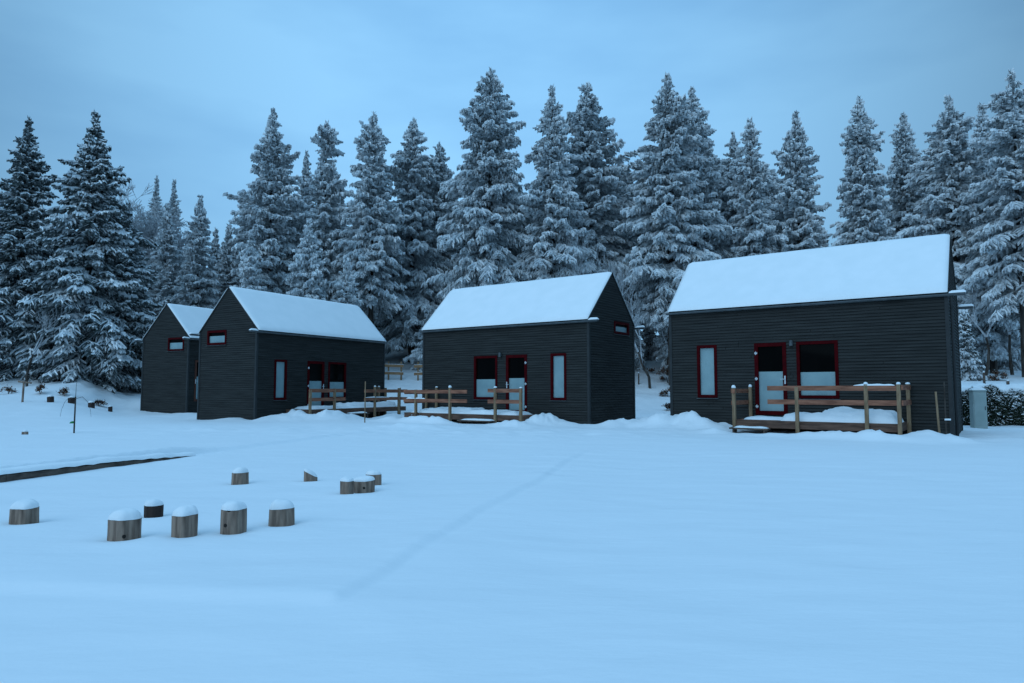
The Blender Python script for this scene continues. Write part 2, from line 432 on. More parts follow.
def terrace(idx, label, a0, a1, D, ztop, posts, rails, srails, step, snow_h, capped):
    fr = frame_of(HOUSES[idx])
    root = empty('terrace', fr((a0+a1)/2, -D/2, 0), label, 'terrace', 'wooden terraces in front of the cabins')
    mb = MB(); n = int((D-.1)/.145)
    for i in range(n):
        b0 = -D+.03+i*(D-.08)/n; mb.hexa(fr, a0+.03, a1-.03, b0, b0+(D-.08)/n-.008, ztop-.03, ztop)
    mb.build('deck_boards', M['deck'], root)
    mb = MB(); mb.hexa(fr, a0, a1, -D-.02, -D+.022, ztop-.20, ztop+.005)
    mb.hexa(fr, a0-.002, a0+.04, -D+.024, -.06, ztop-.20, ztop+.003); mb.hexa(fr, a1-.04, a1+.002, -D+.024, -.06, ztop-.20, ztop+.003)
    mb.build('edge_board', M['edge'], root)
    for (a, b, zt_) in posts:
        mb = MB(); mb.hexa(fr, a-.045, a+.045, b-.045, b+.045, -.4, zt_)
        p = mb.build('post', M['post'], root, bevel=.005)
        if (a, b) in capped or capped == 'all':
            mb = MB(); cap(mb, fr, a, b, zt_+.001, .060+.008*sin(a*7+b), .065+.022*sin(a*5+1), seed=a)
            mb.build('snow_cap', M['snow'], p, smooth=True)
    for (r0, r1, z0, z1, snow) in rails:
        mb = MB(); mb.hexa(fr, r0, r1, -D-.10, -D-.062, z0, z1)
        r = mb.build('rail', M['deck'], root)
        if snow:
            mb = MB(); n0 = 0; k = 24; s0, s1 = snow
            for i in range(k+1):
                a = s0+(s1-s0)*i/k; e = math.sin(pi*i/k)**.4 if 0 < i < k else 0.05
                hh = .045*e*(1+.7*noise.noise((a*5, idx, z0)))
                for t in range(5):
                    tt = pi*t/4; mb.v.append(fr(a, -D-.081+.026*cos(tt)*(.4+.6*e), z1+.001+hh*sin(tt)))
            for i in range(k):
                for t in range(4): q = i*5+t; mb.f.append((q, q+5, q+6, q+1)); mb.m.append(0)
            mb.build('snow_strip', M['snow'], r, smooth=True)
    for (a, b0, b1, z0, z1) in srails:
        mb = MB(); mb.hexa(fr, a-.019, a+.019, b0, b1, z0, z1); mb.build('rail', M['deck'], root)
    if step:
        s0, s1, zs, dep = step
        mb = MB(); mb.hexa(fr, s0, s1, -D-dep, -D-.03, zs-.045, zs)
        mb.hexa(fr, s0+.08, s0+.13, -D-dep+.04, -D-.05, zs-.3, zs-.046); mb.hexa(fr, s1-.13, s1-.08, -D-dep+.04, -D-.05, zs-.3, zs-.046)
        st = mb.build('step', M['darkwood'], root)
        mb = MB(); snow_blob(mb, fr, s0+.02, s1-.1, -D-dep+.02, -D-.05, zs+.001, .05, idx, 14, 6); mb.build('snow_cover', M['snow'], st, smooth=True)
    mb = MB()
    for (c0, c1, b0, b1, hh) in snow_h: snow_blob(mb, fr, c0, c1, b0, b1, ztop+.002+.003*hh, hh, idx*3+c0)
    mb.build('snow_cover', M['snow'], root, smooth=True)
    return root

terrace(3, 'wooden terrace with two long rails before the nearest cabin, steps at its left end', 1.0, 5.15, 1.6, .37,
        [(5.10, -1.62, 1.27), (5.10, -.12, 1.30), (3.39, -1.66, 1.30), (1.71, -1.66, 1.36), (.98, -1.66, 1.36), (.95, -.12, 1.37)],
        [(1.02, 4.15, 1.20, 1.33, (1.05, 2.0)), (1.02, 4.15, .83, .96, None), (4.62, 5.12, 1.12, 1.23, None) if False else (5.05, 5.12, 1.12, 1.24, None)],
        [(5.17, -1.6, -.1, 1.13, 1.25), (5.17, -1.6, -.1, .79, .91), (.90, -1.7, -.1, 1.22, 1.34), (.90, -1.7, -.1, .83, .96)],
        (4.1, 5.15, .17, .34), [(1.05, 3.9, -1.5, -.1, .20), (3.5, 5.0, -1.2, -.1, .07), (1.1, 2.9, -1.4, -.3, .30)],
        [(5.10, -1.62), (5.10, -.12), (1.71, -1.66), (.98, -1.66), (.95, -.12)])
terrace(2, 'middle wooden terrace before the middle cabin, with a short rail across its door', 1.8, 7.45, 1.3, .33,
        [(6.80, -1.36, 1.22), (5.08, -1.36, 1.29), (2.99, -1.36, 1.28), (1.90, -1.36, 1.27), (6.86, -.12, 1.30), (7.40, -.12, 1.22)],
        [(4.26, 7.42, 1.08, 1.21, None), (4.26, 7.42, .74, .87, (6.3, 7.3)), (1.83, 3.30, 1.12, 1.25, None), (1.83, 3.30, .74, .87, None)],
        [(7.46, -1.3, -.1, 1.04, 1.16), (7.46, -1.3, -.1, .68, .8)],
        (2.95, 4.45, .14, .40), [(2.2, 7.3, -1.2, -.08, .12), (4.3, 6.6, -1.1, -.1, .20)],
        [(5.08, -1.36), (2.99, -1.36), (1.90, -1.36), (6.86, -.12)])
terrace(1, 'wooden terrace before the second cabin from the left, snow heaped on its right half', 1.5, 7.8, 1.3, .40,
        [(1.58, -1.36, 1.22), (2.95, -1.36, 1.26), (5.5, -1.36, 1.34), (7.2, -1.36, 1.28), (7.2, -.12, 1.34), (7.7, -.12, 1.30), (7.7, -1.0, 1.3)],
        [(1.51, 3.57, 1.10, 1.25, None), (1.51, 3.57, .74, .88, None), (4.77, 7.8, 1.08, 1.22, None), (4.77, 7.8, .72, .85, (4.8, 6.5))],
        [(7.84, -1.3, -.1, 1.06, 1.2), (7.84, -1.3, -.1, .72, .85)],
        (3.6, 4.8, .19, .40), [(1.8, 7.6, -1.2, -.08, .10), (4.0, 7.4, -1.15, -.1, .22)],
        [(5.5, -1.36), (7.2, -.12), (7.2, -1.36)])

# ------------------------------------------------------------------ snow heaps on the ground
F1, F2, F3, F0 = [frame_of(HOUSES[i]) for i in (1, 2, 3, 0)]
def bump(fr, a, b, h, rx, ry, rot): p = fr(a, b, 0); BUMPS.append((p[0], p[1], h, rx, ry, rot))
bump(F3, 6.3, -.9, .30, .8, .5, -.63); bump(F3, 7.3, -.7, .16, .7, .5, -.6); bump(F3, 5.6, -2.0, .18, .4, .3, -.6)
bump(F3, 2.6, -2.2, .17, 1.5, .35, -.63); bump(F3, .3, -1.6, .28, .6, .45, -.63); bump(F3, 1.2, -2.35, .15, .7, .3, -.63); bump(F3, 7.9, -.6, .1, .5, .4, 0)
bump(F2, 6.2, -2.0, .26, 1.0, .35, -.62); bump(F2, 1.9, -1.9, .20, .8, .35, -.62); bump(F2, .9, -.8, .15, .8, .5, -.6); bump(F2, 7.9, -1.6, .18, .7, .4, -.6); bump(F2, 1.45, -.8, .34, .6, .6, -.6); bump(F2, 5.0, -1.95, .16, .6, .3, -.62)
bump(F1, 2.2, -1.85, .40, .75, .5, 1.05); bump(F1, 3.3, -2.2, .18, .7, .35, 1.05); bump(F1, 1.25, -.85, .42, .7, .7, 1.05); bump(F1, 6.0, -1.9, .2, 1.3, .35, 1.05); bump(F1, .2, -.4, .14, .6, .5, 1)
bump(F1, -.3, 1.0, .12, .8, .6, 0); bump(F1, 1.0, 3.9, .2, .8, .6, 0)
for x, y, h, rx, ry in ((5.6, 21.8, .30, 1.5, .7), (8.2, 21.6, .18, 1, .5), (-3.2, 22.0, .12, 1.6, .6), (3.6, 22.4, .22, 1.0, .5), (13.2, 16.6, .12, 1.2, .6), (15.5, 19.5, .12, 1.5, .7), (-24.2, 39, .6, 1.8, 2.0), (9, 26, .35, 2.5, 1)):
    BUMPS.append((x, y, h, rx, ry, random.uniform(-.3, .3)))
STUMPS = [ # x, y, radius, height, dark, seed, notch
 (-4.62, 6.57, .125, .16, 0), (-3.27, 5.87, .125, .185, 0), (-3.55, 6.86, .088, .125, 1), (-2.82, 5.98, .110, .19, 0),
 (-2.46, 6.12, .107, .215, 0), (-2.16, 6.50, .118, .165, 0), (-3.60, 9.14, .108, .17, 0), (-2.74, 9.39, .095, .12, 0),
 (-1.95, 8.16, .085, .17, 0), (-1.80, 8.42, .13, .15, 0), (-1.80, 9.0, .10, .15, 0)]
STUMPS = [(x, y, r*.94, h, d) for x, y, r, h, d in STUMPS]
for (x, y, r, h, d) in STUMPS:
    BUMPS.append((x, y, -.045, r*1.7, r*1.7, 0)); BUMPS.append((x, y-.1, .03, r*3.2, r*2.6, 0))

# ground sheet
def axis(segs):
    out = []
    for a, b, st in segs: out += list(np.arange(a, b-1e-6, st))
    out.append(segs[-1][1]); return np.array(out)
xs = axis([(-160, -60, 6), (-60, -32, 1.4), (-32, -11, .28), (-11, -1.7, .075), (-1.7, 1.6, .028), (1.6, 4, .075), (4, 15, .11), (15, 24, .25), (24, 60, 1.2), (60, 160, 6)])
ys = axis([(-40, 0, 4), (0, 2, .4), (2, 14, .06), (14, 24, .13), (24, 29, .13), (29, 48, .28), (48, 90, 1.5), (90, 240, 8)])
X, Y = np.meshgrid(xs, ys)
Z = gbase(X, Y)
flat = np.empty(X.size); fx, fy, fz = X.ravel(), Y.ravel(), Z.ravel()
nz_fn = noise.noise
for i in range(X.size): flat[i] = field_noise(fx[i], fy[i])
fz = fz+flat
for bx, by, h, rx, ry, rot in BUMPS:
    R2 = 3*max(rx, ry)
    idx = np.where((abs(fx-bx) < R2) & (abs(fy-by) < R2))[0]
    c, s_ = cos(rot), sin(rot)
    for i in idx:
        dx, dy = fx[i]-bx, fy[i]-by; u = (dx*c+dy*s_)/rx; w = (-dx*s_+dy*c)/ry; q = u*u+w*w
        if q < 9:
            fz[i] += h*math.exp(-q)*(1+.45*nz_fn((fx[i]*1.7, fy[i]*1.7, 5))+.30*nz_fn((fx[i]*4.3, fy[i]*4.3, 9))+.10*nz_fn((fx[i]*9.3, fy[i]*9.3, 2)))
nx, ny = len(xs), len(ys)
def grid_mesh(name, co, nx, ny):
    me = bpy.data.meshes.new(name)
    me.vertices.add(len(co)); me.vertices.foreach_set('co', co.ravel().astype(np.float32))
    i, j = np.meshgrid(np.arange(nx-1), np.arange(ny-1)); a = (j*nx+i).ravel()
    F = np.stack([a, a+1, a+nx+1, a+nx], 1).astype(np.int32)
    me.loops.add(F.size); me.loops.foreach_set('vertex_index', F.ravel())
    me.polygons.add(len(F)); me.polygons.foreach_set('loop_start', np.arange(0, F.size, 4, dtype=np.int32))
    me.polygons.foreach_set('loop_total', np.full(len(F), 4, dtype=np.int32)); me.polygons.foreach_set('use_smooth', np.ones(len(F), dtype=bool))
    me.update(calc_edges=True); me.validate(); return me
me = grid_mesh('snow_ground', np.stack([fx, fy, fz], 1), nx, ny); me.materials.append(M['field'])
g = bpy.data.objects.new('snow_ground', me); COL.objects.link(g); tag(g, 'smooth deep snow covering the meadow and the forest floor', 'snow ground', kind='structure')

# ------------------------------------------------------------------ log stools
SL = ['grey log stool standing alone at the left picture edge, in line with the front row',
 'wide knotted log stool, nearest the camera in the front row',
 'small dark wet log stool behind the front row of stools',
 'log stool with plain vertical grain between the knotted one and the notched tall one',
 'tallest log stool, with a notch in its rim and a knot, in the front row',
 'log stool at the right end of the front row, slightly tilted',
 'lone log stool of the back row nearest the timber sleeper edge',
 'half buried log stool with a slanted broken top at the back of the circle',
 'narrow upright log of the touching pair at the right side of the circle',
 'wide low log leaning against the narrow one at the right side of the circle',
 'log stool just behind the touching pair, mostly sunk in snow']
for i, (x, y, r, h, d) in enumerate(STUMPS):
    rnd = random.Random(50+i)
    zc = gz(x, y); z0 = zc-.25
    root = empty('log_stool', (x, y, z0), SL[i], 'log stool', 'log stools standing in a circle in the snow')
    k = 28; mb = MB()
    ph0 = rnd.uniform(0, 6.28)
    tl = (rnd.uniform(-.04, .04), rnd.uniform(-.04, .04))
    def rad(ph, t): return r*(1+.05*sin(2*ph+ph0)+.05*cos(4*ph+ph0*3)+.045*sin(5*ph+ph0*2)+.02*sin(11*ph+i)+.02*sin(t*5+i))*(1.03-.04*t)
    def topz(ph, rr=1):
        zt_ = h+rr*r*(tl[0]*cos(ph)+tl[1]*sin(ph))
        if i == 7: zt_ += -.08*cos(ph-0.2)*rr*.6
        return zt_
    lev = 7
    for l in range(lev+1):
        t = l/lev
        for j in range(k):
            ph = 2*pi*j/k; R0 = rad(ph, t); ztop = .25+topz(ph)
            notch = .035*max(0, 1-abs(((ph-4.6) % (2*pi))-.0)/.18) if i == 4 and l == lev else 0
            mb.v.append((x+R0*cos(ph), y+R0*sin(ph), z0+t*(ztop-notch*1.0)))
    for l in range(lev):
        for j in range(k): a = l*k+j; b_ = l*k+(j+1) % k; mb.f.append((a, b_, b_+k, a+k)); mb.m.append(0)
    mb.f.append(tuple(range(lev*k, lev*k+k))); mb.m.append(0)
    body = mb.build('log', M['log_dark'] if d else M['log'], root, smooth=False)
    if i in (1, 4, 9):
        ph = -pi/2+{1: .45, 4: -.25, 9: .2}[i]; zz = z0+.25+h*{1: .32, 4: .42, 9: .5}[i]; R0 = rad(ph, .5)
        mb = MB(); c = (x+R0*cos(ph), y+R0*sin(ph), zz)
        A = [(c[0]+.016*cos(t)*-sin(ph)-.01*cos(ph), c[1]+.016*cos(t)*cos(ph)-.01*sin(ph), c[2]+.018*sin(t)) for t in [2*pi*q/9 for q in range(9)]]
        B = [(c[0]+.013*cos(t)*-sin(ph)+.006*cos(ph), c[1]+.013*cos(t)*cos(ph)+.006*sin(ph), c[2]+.014*sin(t)) for t in [2*pi*q/9 for q in range(9)]]
        mb.prism(A, B); mb.build('knot', M['knot'], root)
    # snow cap
    mb = MB(); rings = 9; hc = r*rnd.uniform(.56, .78)*(0.75 if i in (8, 9, 10, 7) else 1)
    for q in range(rings):
        t = q/(rings-1)*pi/2
        rr = (cos(t)**.78) if q < rings-1 else .02
        for j in range(k):
            ph = 2*pi*j/k; R0 = rad(ph, 1)*rr*(.985+.03*noise.noise((cos(ph)*2+i, sin(ph)*2, q*.4)))
            mb.v.append((x+R0*cos(ph), y+R0*sin(ph), z0+.252+topz(ph, rr)+hc*sin(t)*(1+.16*noise.noise((cos(ph)*rr*1.4+i*3, sin(ph)*rr*1.4, 4))+.12*rr*sin(ph+i*2.3))))
    for q in range(rings-1):
        for j in range(k): a = q*k+j; b_ = q*k+(j+1) % k; mb.f.append((a, b_, b_+k, a+k)); mb.m.append(0)
    mb.f.append(tuple(range((rings-1)*k, rings*k))); mb.m.append(0)
    mb.build('snow_cap', M['snow'], root, smooth=True)

# small posts poking out far left
FS = [(-22.4, 33.3, .17, 'small snow capped log far left below the big spruces, nearest the bent stake'),
      (-21.6, 35.2, .18, 'small snow capped log right behind the young sapling stake'),
      (-20.5, 34.5, .17, 'small snow capped log just right of the sapling stake below the spruces'),
      (-20.6, 36.4, .12, 'tiny dark log end sunk in snow nearest the farthest cabin')]
for (px, Yd, r, lb) in [(52, 34, .15, FS[0][3]), (73, 34.5, .16, FS[1][3]), (93, 34.5, .15, FS[2][3]), (112, 35, .10, FS[3][3])]:
    x = (px-512)/683*Yd; z = gz(x, Yd)
    root = empty('log_stool', (x, Yd, z-.1), lb, 'log stool', 'small logs below the spruces at the left')
    mb = MB(); k = 10
    mb.prism([(x+r*(1+.15*sin(3*a))*cos(a), Yd+r*sin(a), z-.15) for a in [2*pi*j/k for j in range(k)]], [(x+r*cos(a), Yd+r*sin(a), z+.24+r*.5*cos(a+.5)*.4) for a in [2*pi*j/k for j in range(k)]])
    mb.build('log', M['log_dark'], root)
    mb = MB(); cap(mb, ident, x, Yd, z+.24, r*.98, r*.75, 3, 12); mb.build('snow_cap', M['snow'], root, smooth=True)
x, y = -13.03, 18.4; z = gz(x, y); mb = MB(); mb.hexa(ident, x-.06, x+.06, y-.05, y+.05, z-.2, z+.07)
r_ = empty('marker_stub', (x, y, z-.1), 'tiny wooden stub barely showing above the snow left of the sapling', 'stub')
mb.build('stub', M['log'], r_, bevel=.006)
mb = MB(); cap(mb, ident, x, y, z+.07, .062, .05, 3, 10); mb.build('snow_cap', M['snow'], r_, smooth=True)

# timber sleeper edging
mb = MB(); pts = SLEEP; n = 14
top, bot = [], []
root = empty('timber_edging', (-7.0, 9.39, gz(-6.6, 9)), 'long dark timber edging board of the sunken play area at left', 'edging')
segp = []
for (p, q, lab) in ((SLEEP[0], SLEEP[1], 0), (SLEEP[1], SLEEP[2], 1), (SLEEP[2], SLEEP[3], 2)):
    mb = MB(); dx, dy = q[0]-p[0], q[1]-p[1]; l = math.hypot(dx, dy); ux, uy = dx/l, dy/l; nx_, ny_ = -uy, ux
    if nx_ < 0: nx_, ny_ = -nx_, -ny_
    fr = lambda a, b, z: (p[0]+ux*a+nx_*b, p[1]+uy*a+ny_*b, z)
    zc = [float(gbase(*[c for c in fr(t*l, .35, 0)[:2]])) for t in (0, 1)]
    tp = {0: (.0, .065), 1: (.065, .085), 2: (.085, .085)}[lab]
    A = [fr(.001, .0, zc[0]-.25), fr(.001, .11, zc[0]-.25), fr(.001, .11, zc[0]+tp[0]), fr(.001, .0, zc[0]+tp[0])]
    B = [fr(l-.001, .0, zc[1]-.25), fr(l-.001, .11, zc[1]-.25), fr(l-.001, .11, zc[1]+tp[1]), fr(l-.001, .0, zc[1]+tp[1])]
    mb.prism(A, B); bo = mb.build('timber', M['darkwood'], root, bevel=.008)
    mb = MB(); nn = 30
    for i in range(nn+1):
        t = i/nn; a = -.02+(l+.04)*t; zt_ = zc[0]+tp[0]+(zc[1]+tp[1]-zc[0]-tp[0])*t
        lip = .112+.02*noise.noise((a*3, lab, 0)); hh = .07+.02*noise.noise((a*2, lab, 4))
        for b_, h_ in ((-.30, .06), (-.1, hh*1.1), (.03, hh), (lip-.03, hh*.75), (lip, .012+.012*noise.noise((a*6, 1, 2)))): mb.v.append(fr(a, b_, zt_+h_))
    for i in range(nn):
        for t in range(4): q_ = i*5+t; mb.f.append((q_, q_+5, q_+6, q_+1)); mb.m.append(0)
    mb.build('snow_strip', M['snow'], bo, smooth=True)

# ------------------------------------------------------------------ stakes, saplings, cabinet
def stake(x, y, h, r, label, m='post', lean=(0, 0), name='stake', cat='stake', extra=None):
    z = gz(x, y); root = empty(name, (x, y, z), label, cat)
    mb = MB(); mb.tube([(x+lean[0]*t*h, y+lean[1]*t*h, z-.2+(h+.2)*t) for t in (0, .35, .7, 1)], [r, r*.97, r*.93, r*.88], 8)
    mb.build('stick', M[m], root, smooth=True)
    return root, z
stake(10.33, 16.6, 1.03, .026, 'pale wooden stake in the snow at the right corner of the nearest cabin', lean=(-.06, 0))
rt, z = stake(10.42, 16.5, 1.25, .017, 'thin dark young stem beside the pale stake at the nearest cabin', m='bark', name='sapling', cat='sapling')
mb = MB(); mb.hexa(ident, 10.38, 10.52, 16.46, 16.48, z+.33, z+.37); mb.build('tie', M['snow'], rt)
rt, z = stake(-5.55, 25.9, 1.55, .022, 'tall thin stake standing before the terrace of the second cabin', m='post')
rt, z = stake(-12.14, 19.06, 1.0, .022, 'young bare tree whip with a green tie in the snow at left', m='bark', name='sapling', cat='sapling')
x, y = -12.14, 19.06
mb = MB(); mb.tube([(x, y, z+.9), (x+.01, y, z+1.5)], [.008, .004], 5)
for s_ in (-1, 1):
    mb.tube([(x, y, z+.95), (x+s_*.18, y+.02, z+1.0), (x+s_*.32, y+.04, z+.86), (x+s_*.40, y+.04, z+.65), (x+s_*.43, y+.04, z+.45)], [.007, .006, .005, .004, .003], 4)
mb.build('branch', M['bark'], rt)
mb = MB(); cap(mb, ident, x-.06, y, z+.27, .07, .06, 2, 8); mb.build('tie', M['green'], rt, smooth=True)
rt, z = stake(-24.0, 33.6, .95, .05, 'bent T-shaped stake with a short crossbar below the leftmost spruces', m='log', lean=(.03, 0), name='trellis_post', cat='post')
mb = MB(); mb.tube([(-24.25, 33.6, z+1.0), (-23.6, 33.6, z+.93)], [.05, .045], 6); mb.build('crossbar', M['log'], rt)

# utility cabinet
x, y = 14.95, 22.0; z = gz(x, y)
root = empty('utility_cabinet', (x, y, z), 'pale grey green utility cabinet with snow on top beside the hedge', 'cabinet')
def frc(a, b, zz, an=-.15): return (x+a*cos(an)-b*sin(an), y+a*sin(an)+b*cos(an), z+zz)
mb = MB(); mb.hexa(frc, -.20, .20, -.13, .13, -.3, 1.18); mb.build('body', M['cabinet'], root, bevel=.012)
mb = MB(); mb.hexa(frc, -.175, .175, -.140, -.131, .10, 1.13); 
dd = mb.build('door', M['cabinet'], root, bevel=.004)
mb = MB(); mb.hexa(frc, .13, .155, -.150, -.141, .58, .70); mb.build('lock', M['metal'], dd)
mb = MB(); mb.hexa(frc, -.22, .22, -.15, .15, 1.181, 1.215); mb.build('lid', M['cabinet'], root, bevel=.006)
mb = MB(); snow_blob(mb, frc, -.22, .22, -.15, .15, 1.216, .09, 4, 14, 8, .3); mb.build('snow_cover', M['snow'], root, smooth=True)

# ------------------------------------------------------------------ mid-field fences
def rail_fence(p, q, posts, label, h=1.0, gap=None):
    root = empty('rail_fence', (p[0], p[1], gz(*p)), label, 'fence', 'tan two rail fences at the forest edge')
    for t in posts:
        x, y = p[0]+(q[0]-p[0])*t, p[1]+(q[1]-p[1])*t; z = gz(x, y)
        mb = MB(); mb.hexa(ident, x-.05, x+.05, y+.02, y+.12, z-.3, z+h*1.22); mb.build('post', M['post'], root)
    for zz in (.45, .95):
        mb = MB()
        za, zb_ = gz(*p)+zz*h, gz(*q)+zz*h
        A = [(p[0], p[1]-.02, za-.09), (p[0], p[1]+.02, za-.09), (p[0], p[1]+.02, za+.09), (p[0], p[1]-.02, za+.09)]
        B = [(q[0], q[1]-.02, zb_-.09), (q[0], q[1]+.02, zb_-.09), (q[0], q[1]+.02, zb_+.09), (q[0], q[1]-.02, zb_+.09)]
        mb.prism(A, B); r = mb.build('rail', M['fence'], root)
        mb = MB()
        A2 = [(p[0], p[1]-.03, za+.092), (p[0], p[1]+.03, za+.092), (p[0], p[1], za+.115)]; B2 = [(q[0], q[1]-.03, zb_+.092), (q[0], q[1]+.03, zb_+.092), (q[0], q[1], zb_+.115)]
        mb.prism(A2, B2); mb.build('snow_strip', M['snow'], r)
YF = 45.0
def X_(px, Yd): return (px-512)/683*Yd
rail_fence((X_(370, YF), YF), (X_(403.5, YF), YF), (.1, .55, .93), 'tan two rail fence in the gap between cabins, left piece')
rail_fence((X_(414, YF), YF), (X_(450, YF), YF), (.11, .55, .95), 'tan two rail fence behind the left end of the middle cabin')
def thin_post(px, Yd, h, lb, r=.04):
    x = X_(px, Yd); z = gz(x, Yd); root = empty('fence_post', (x, Yd, z), lb, 'post', 'thin wire fence posts')
    mb = MB(); mb.hexa(ident, x-r, x+r, Yd-r, Yd+r, z-.2, z+h); mb.build('post', M['darkwood'], root, bevel=.008)
    mb = MB(); cap(mb, ident, x, Yd, z+h, r*1.1, .06, px, 8); mb.build('snow_cap', M['snow'], root, smooth=True)
thin_post(638.5, 44, .72, 'thin dark fence post on the snowy slope right of the middle cabin')
thin_post(983.5, 33, .55, 'short dark fence post on the snow above the hedge')
thin_post(1007, 30, .62, 'reddish fence post on the snow above the right end of the hedge', .045)
# wires between some posts
def wire(px0, px1, Yd, h, lb):
    mb = MB(); pts = []
    for i in range(11):
        t = i/10; x = X_(px0+(px1-px0)*t, Yd); pts.append((x, Yd, gz(x, Yd)*1+h-.06*sin(pi*t)))
    mb.tube(pts, [.008]*11, 4)
    o = mb.build('wire', M['frost_bark'], None, loc=pts[0]); tag(o, lb, 'wire')
wire(638.5, 672, 44, .62, 'thin frosted fence wire running right from the post on the slope')

# ------------------------------------------------------------------ numpy mesh of many quads
def quads_object(name, V, F, MI, mats, parent):
    me = bpy.data.meshes.new(name)
    me.vertices.add(len(V)); me.vertices.foreach_set('co', V.astype(np.float32).ravel())
    me.loops.add(F.size); me.loops.foreach_set('vertex_index', F.astype(np.int32).ravel())
    me.polygons.add(len(F)); me.polygons.foreach_set('loop_start', np.arange(0, F.size, 4, dtype=np.int32))
    me.polygons.foreach_set('loop_total', np.full(len(F), 4, dtype=np.int32)); me.polygons.foreach_set('material_index', MI.astype(np.int32))
    for m_ in mats: me.materials.append(m_)
    me.update(calc_edges=True)
    o = bpy.data.objects.new(name, me); COL.objects.link(o); o.parent = parent
    return o

def sprays(rng, O, D, Ln, Wd, drop, snow, hang):
    """O origins, D unit directions, Ln lengths, Wd half widths; returns V,F,MI : drooping sprays of needles with snow on top"""
    n = len(O); up = np.array([0, 0, 1.])
    Sd = np.cross(D, up); Sd /= np.linalg.norm(Sd, axis=1)[:, None]+1e-9
    p = np.array([0, .5, 1.]); tap = np.array([.75, 1.0, .25])
    P = O[:, None, :]+D[:, None, :]*(Ln[:, None]*p)[:, :, None]-up*(drop[:, None]*p**1.8)[:, :, None]
    P = P+rng.normal(0, .03, P.shape)
    w = (Wd[:, None]*tap)[:, :, None]
    hg = (hang[:, None]*rng.uniform(.5, 1.4, (n, 3)))[:, :, None]
    hg2 = (hang[:, None]*rng.uniform(.5, 1.4, (n, 3)))[:, :, None]
    nl = P+Sd[:, None, :]*w*1.15-up*hg; nr = P-Sd[:, None, :]*w*1.15-up*hg2
    kk = 2.1 if n < 30000 else 1.7
    cl = np.sin(O[:, 0]*kk+1.3*np.sin(O[:, 2]*1.9))+np.sin(O[:, 1]*kk*1.13+1.1*np.sin(O[:, 2]*2.3+1))+.8*np.sin(O[:, 2]*4.1+O[:, 0]*1.3-O[:, 1])
    has = rng.random(n) < np.clip((.78+.22*snow)+cl*(.22 if snow > .72 else .10), .30, 1)
    thick = np.clip(1+.45*cl, .5, 2.0)
    sh = .035+.03*snow
    sc = P+up*(sh*thick[:, None]*rng.uniform(.6, 1.4, (n, 3)))[:, :, None]
    w2 = w*(.72+.40*snow)
    sl = P+Sd[:, None, :]*w2+up*(.012-.25*hg*(.4+.6*snow)); sr = P-Sd[:, None, :]*w2+up*(.012-.25*hg2*(.4+.6*snow))
    V = np.concatenate([P, nl, nr, sc, sl, sr], 1)        # 18 verts per spray
    q = []
    mi = []
    for c, l, m_ in ((0, 3, 0), (0, 6, 0), (9, 12, 1), (9, 15, 1)):
        for k in (0, 1): q.append([c+k, c+k+1, l+k+1, l+k]); mi.append(m_)
    q = np.array(q); F = (q[None]+(np.arange(n)*18)[:, None, None]).reshape(-1, 4)
    MI = np.tile(mi, n)
    # the snow layer is missing on a share of the sprays
    keep = np.repeat(has, 8) | (MI == 0)
    return V.reshape(-1, 3), F[keep], MI[keep]

